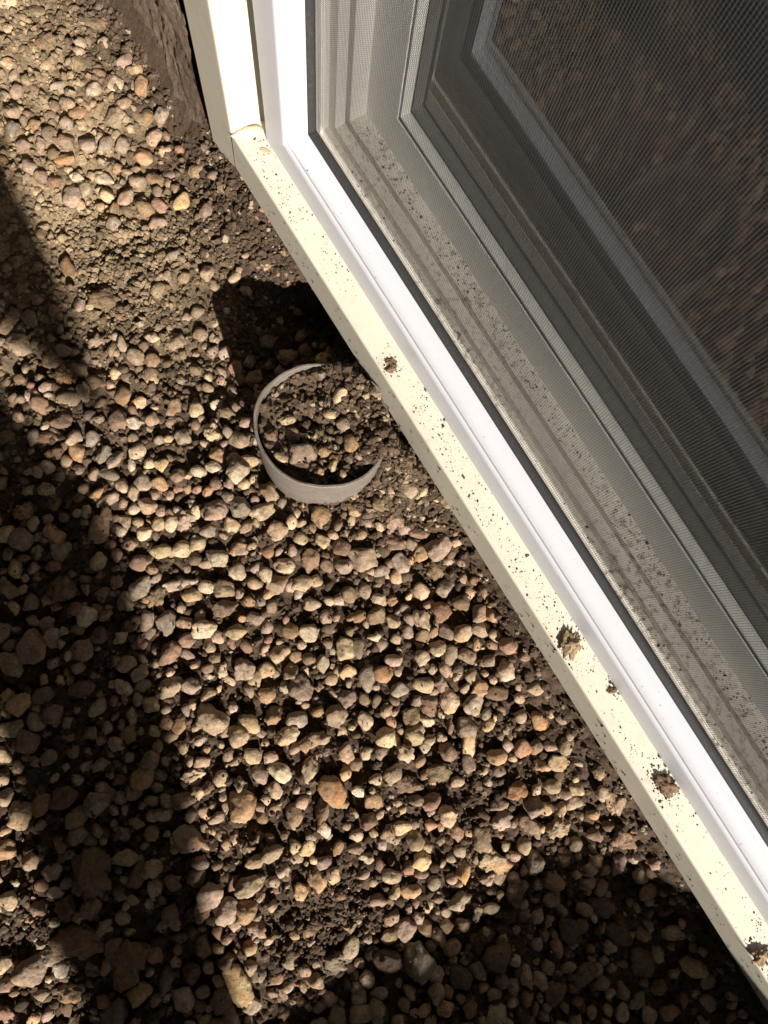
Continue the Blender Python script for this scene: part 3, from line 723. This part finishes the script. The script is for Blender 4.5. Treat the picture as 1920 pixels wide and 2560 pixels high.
def gen_track(k):
    u = rng.uniform(-0.39, 0.60, k); b = rng.random(k)
    n = np.where(b < 0.62, rng.uniform(0.2735, 0.2905, k), np.where(rng.random(k) < 0.6, rng.uniform(0.2305, 0.2420, k), rng.uniform(0.2472, 0.2565, k)))
    z = np.where(n > 0.27, 0.108, np.where(n < 0.2425, 0.093, 0.0952))
    s = np.clip(rng.lognormal(math.log(0.0008), 0.5, k), 0.0003, 0.0035)
    return u, n, z + s * 0.1, s, np.full(k, 0.6)
specks('track_grit', 'brown grit lying in the window track behind the mesh', 3600, gen_track, (0.16, 0.12, 0.085))
def gen_face(k):                              # scratches and splashes on the upright front of the sill
    u = rng.uniform(-0.42, 0.62, k); z = Z0 + W1 * rng.uniform(0.05, 0.92, k)
    s = np.clip(rng.lognormal(math.log(0.0011), 0.5, k), 0.0004, 0.0035)
    return u, np.full(k, N1 - 0.0001), z, s, rng.uniform(0.8, 2.4, k)
def gen_white(k):
    u = rng.uniform(-0.38, 0.62, k); n = rng.uniform(N2 + 0.006, N2 + 0.020, k); s = np.clip(rng.lognormal(math.log(0.0005), 0.5, k), 0.0002, 0.0018)
    zp = np.interp(n - N2, [p[0] - N2 for p in wp[5:10]], [p[1] for p in wp[5:10]])
    return u, n, SC[1] + zp + s * 0.1, s, np.full(k, 0.5)
specks('rail_dust', 'tiny dust specks lying on the white screen rail', 90, gen_white, (0.13, 0.10, 0.08))
specks('mud_splashes', 'dark mud splashes on the upright front of the sill', 170, gen_face, (0.07, 0.052, 0.04))
def clod_shape(r_):
    P = ICO4.copy(); o = r_.uniform(0, 90, 6)
    a = vnoise(P[:, 0] * 2.1 + o[0] + P[:, 2], P[:, 1] * 2.1 + o[1] - P[:, 2], 91) - 0.5
    b = vnoise(P[:, 0] * 5.3 + o[2] - 3 * P[:, 2], P[:, 1] * 5.3 + o[3] + 2 * P[:, 2], 92) - 0.5
    c = vnoise(P[:, 0] * 13 + o[4] + 9 * P[:, 2], P[:, 1] * 13 + o[5] - 8 * P[:, 2], 93) - 0.5
    P = P * (1 + 1.0 * a + 0.75 * b + 0.4 * c)[:, None]
    return (P - (P.max(0) + P.min(0)) / 2) / (P.max(0) - P.min(0))
for (px, py), s, t, lab in CL:
    r = ray(px, py); t_ = (Z1 - H) / r[2]; x, y = r[0] * t_, r[1] * t_
    P = clod_shape(rng) * np.array([2.6 * s, 1.9 * s, 0.62 * s]) @ rot_small(rng, rng.uniform(0, 6), 0.1).T
    tint = np.array(TINT[t]) * (0.75 if t == 'b' else 1.35)
    u, n = un(x, y); n = min(max(n, N1 + 0.6 * s), N2 - 0.98 * s); x, y = xy(u, n)
    o = mesh_np('soil_clod', P, ICO4F, M_CLOD, cols=np.tile(tint, (len(P), 1)) * rng.uniform(0.75, 1.25, (len(P), 1)))
    o.location = (x, y, Z1 + float(-P[:, 2].min()) - 0.0008); tag(o, lab, 'clod', 'soil clods on the sill')

# ------------------------------------------------------------------ the well around, and added unseen pieces that shape the shadows and skylight
SH = 0.80 / math.tan(ELEV)
du_, dn2_ = un(SUNH[0] * SH, SUNH[1] * SH)
edge = [(0.334, 0.173), (0.292, 0.112), (0.285, 0.085), (0.274, 0.047), (0.293, 0.013), (0.285, -0.032), (0.269, -0.114), (0.252, -0.183), (0.275, -0.337), (0.315, -0.537), (0.285, -0.717)]
path = [(edge[0][0] + du_, WF), (edge[0][0] + du_, 0.05)] + [(a + du_, b + dn2_) for a, b in edge] + [(1.46, -1.10), (1.30, -1.15), (0.6, -1.16), (0.0, -1.16), (-0.6, -1.16), (-0.98, -1.12), (-1.15, -1.0), (-1.2, -0.8), (-1.2, -0.4), (-1.2, WF)]
def dense(p, k=4):
    o = []
    for a, b in zip(p, p[1:]): o += [(a[0] + (b[0] - a[0]) * t / k, a[1] + (b[1] - a[1]) * t / k) for t in range(k)]
    return o + [p[-1]]
pp = np.array(dense(path)); cen = np.array([0.15, -0.4])
outd = pp - cen; outd /= np.linalg.norm(outd, axis=1)[:, None]
zl = np.linspace(-0.15, 0.80, 77)
V = []
for th in (0.0, 0.004):
    for z in zl:
        q = pp + outd * (th + 0.010 * (1 + math.sin(z * 2 * math.pi / 0.068)) * (1 if z < 0.79 else 0))
        xx, yy = xy(q[:, 0], q[:, 1]); V.append(np.stack([xx, yy, np.full(len(q), z)], 1))
V = np.concatenate(V); L = len(pp); R_ = len(zl)
Fq = []
for s in (0, 1):
    for r in range(R_ - 1):
        b = (s * R_ + r) * L
        Fq += [(b + i, b + i + 1, b + L + i + 1, b + L + i) for i in range(L - 1)]
t0, t1 = (R_ - 1) * L, (2 * R_ - 1) * L
Fq += [(t0 + i, t0 + i + 1, t1 + i + 1, t1 + i) for i in range(L - 1)]
well = mesh_np('window_well', V, np.array(Fq), M_STEEL)
tag(well, 'corrugated steel window well wall curving round the gravel', 'window well')
far = cen + outd * 60.0; far[:, 1] = np.minimum(far[:, 1], WF)
a0 = pp + outd * 0.006
xx, yy = xy(a0[:, 0], a0[:, 1]); x2, y2 = xy(far[:, 0], far[:, 1])
V = np.concatenate([np.stack([xx, yy, np.full(L, 0.745)], 1), np.stack([x2, y2, np.full(L, 0.745)], 1)])
lawn = mesh_np('lawn', V, np.array([(i, i + 1, L + i + 1, L + i) for i in range(L - 1)]), M_LAWN); tag(lawn, kind='structure')

sv = np.array([-SUNH[1], SUNH[0]]); av = -SUNH      # across and along the shadows
tanE = math.tan(ELEV); D1 = 2.05
def stand(s, a_, D):                          # a point of a silhouette that stands upright at distance D
    p = sv * s - av * D; return p[0], p[1], (a_ + D) * tanE
def slab(name, outline, D, th, mat, parent):
    bm = bmesh.new(); A = [stand(s, a, D) for s, a in outline]; d = -av * th
    B = [(p[0] + d[0], p[1] + d[1], p[2]) for p in A]
    loft(bm, A, B); o = bm_obj(name, bm, mat, parent, 30); return o
zb = 0.73 / tanE - D1
blocker_post = slab('shadow_post', [(-0.292, zb), (-0.170, zb), (-0.158, -0.29), (-0.166, -0.20), (-0.168, -0.07), (-0.154, 0.03), (-0.152, 0.178), (-0.171, 0.234), (-0.197, 0.285), (-0.232, 0.36), (-0.305, 0.45), (-0.303, 0.0), (-0.303, -0.09), (-0.292, -0.17), (-0.272, -0.23), (-0.262, -0.30)], D1, 0.11, M_WOOD, None)  # added upright out of view, outline cut to the long shadow it casts
tag(blocker_post, 'added unseen timber upright with a slanted top that casts the long shadow', 'blocker_post')
D2 = 2.22; zb2 = 0.73 / tanE - D2
caster_board = empty('shadow_board', (*stand(-0.55, 0, D2)[:2], 0.74))  # added out of view, its outline drawn to cast the upper shadow wedge
tag(caster_board, 'added unseen plywood sheet with a slanted lower edge that casts the upper shadow', 'caster_board')
inv = Matrix.Translation(caster_board.location).inverted()
for nm, ol in (('panel', [(-0.135, 0.30), (-0.130, 0.32), (-0.139, 0.50), (-0.150, 0.62), (-0.158, 1.3), (-0.95, 1.3), (-0.95, 1.05), (-0.55, 0.86), (-0.201, 0.422), (-0.161, 0.343)]),
               ('leg', [(-0.62, zb2), (-0.50, zb2), (-0.50, 0.95), (-0.62, 0.95)])):
    o = slab(nm, ol, D2 + (0.0 if nm == 'panel' else 0.034), 0.03 if nm == 'panel' else 0.08, M_WOOD, caster_board); o.matrix_parent_inverse = inv

blocker = empty('sky_blocker', (*xy(-2.6, -2.2), 0.74), AW)  # added overhead, out of view, to cut the skylight and deepen the shade
tag(blocker, 'added unseen timber slab on uprights that cuts the skylight over the window well', 'light_blocker')
bm = bmesh.new(); box(bm, (-1.4, -1.5, 1.72), (4.7, 2.37, 1.76)); bm_obj('blocker_deck', bm, M_WOOD, blocker)
for k in range(9):
    bm = bmesh.new(); box(bm, (-0.3 + k * 0.6, -1.45, 1.58), (-0.255 + k * 0.6, 2.37, 1.717)); bm_obj('blocker_joist', bm, M_WOOD, blocker)
for x_ in (-0.25, 4.3):
    bm = bmesh.new(); box(bm, (x_, -0.02, -0.01), (x_ + 0.12, 0.10, 1.577)); bm_obj('blocker_post', bm, M_WOOD, blocker)
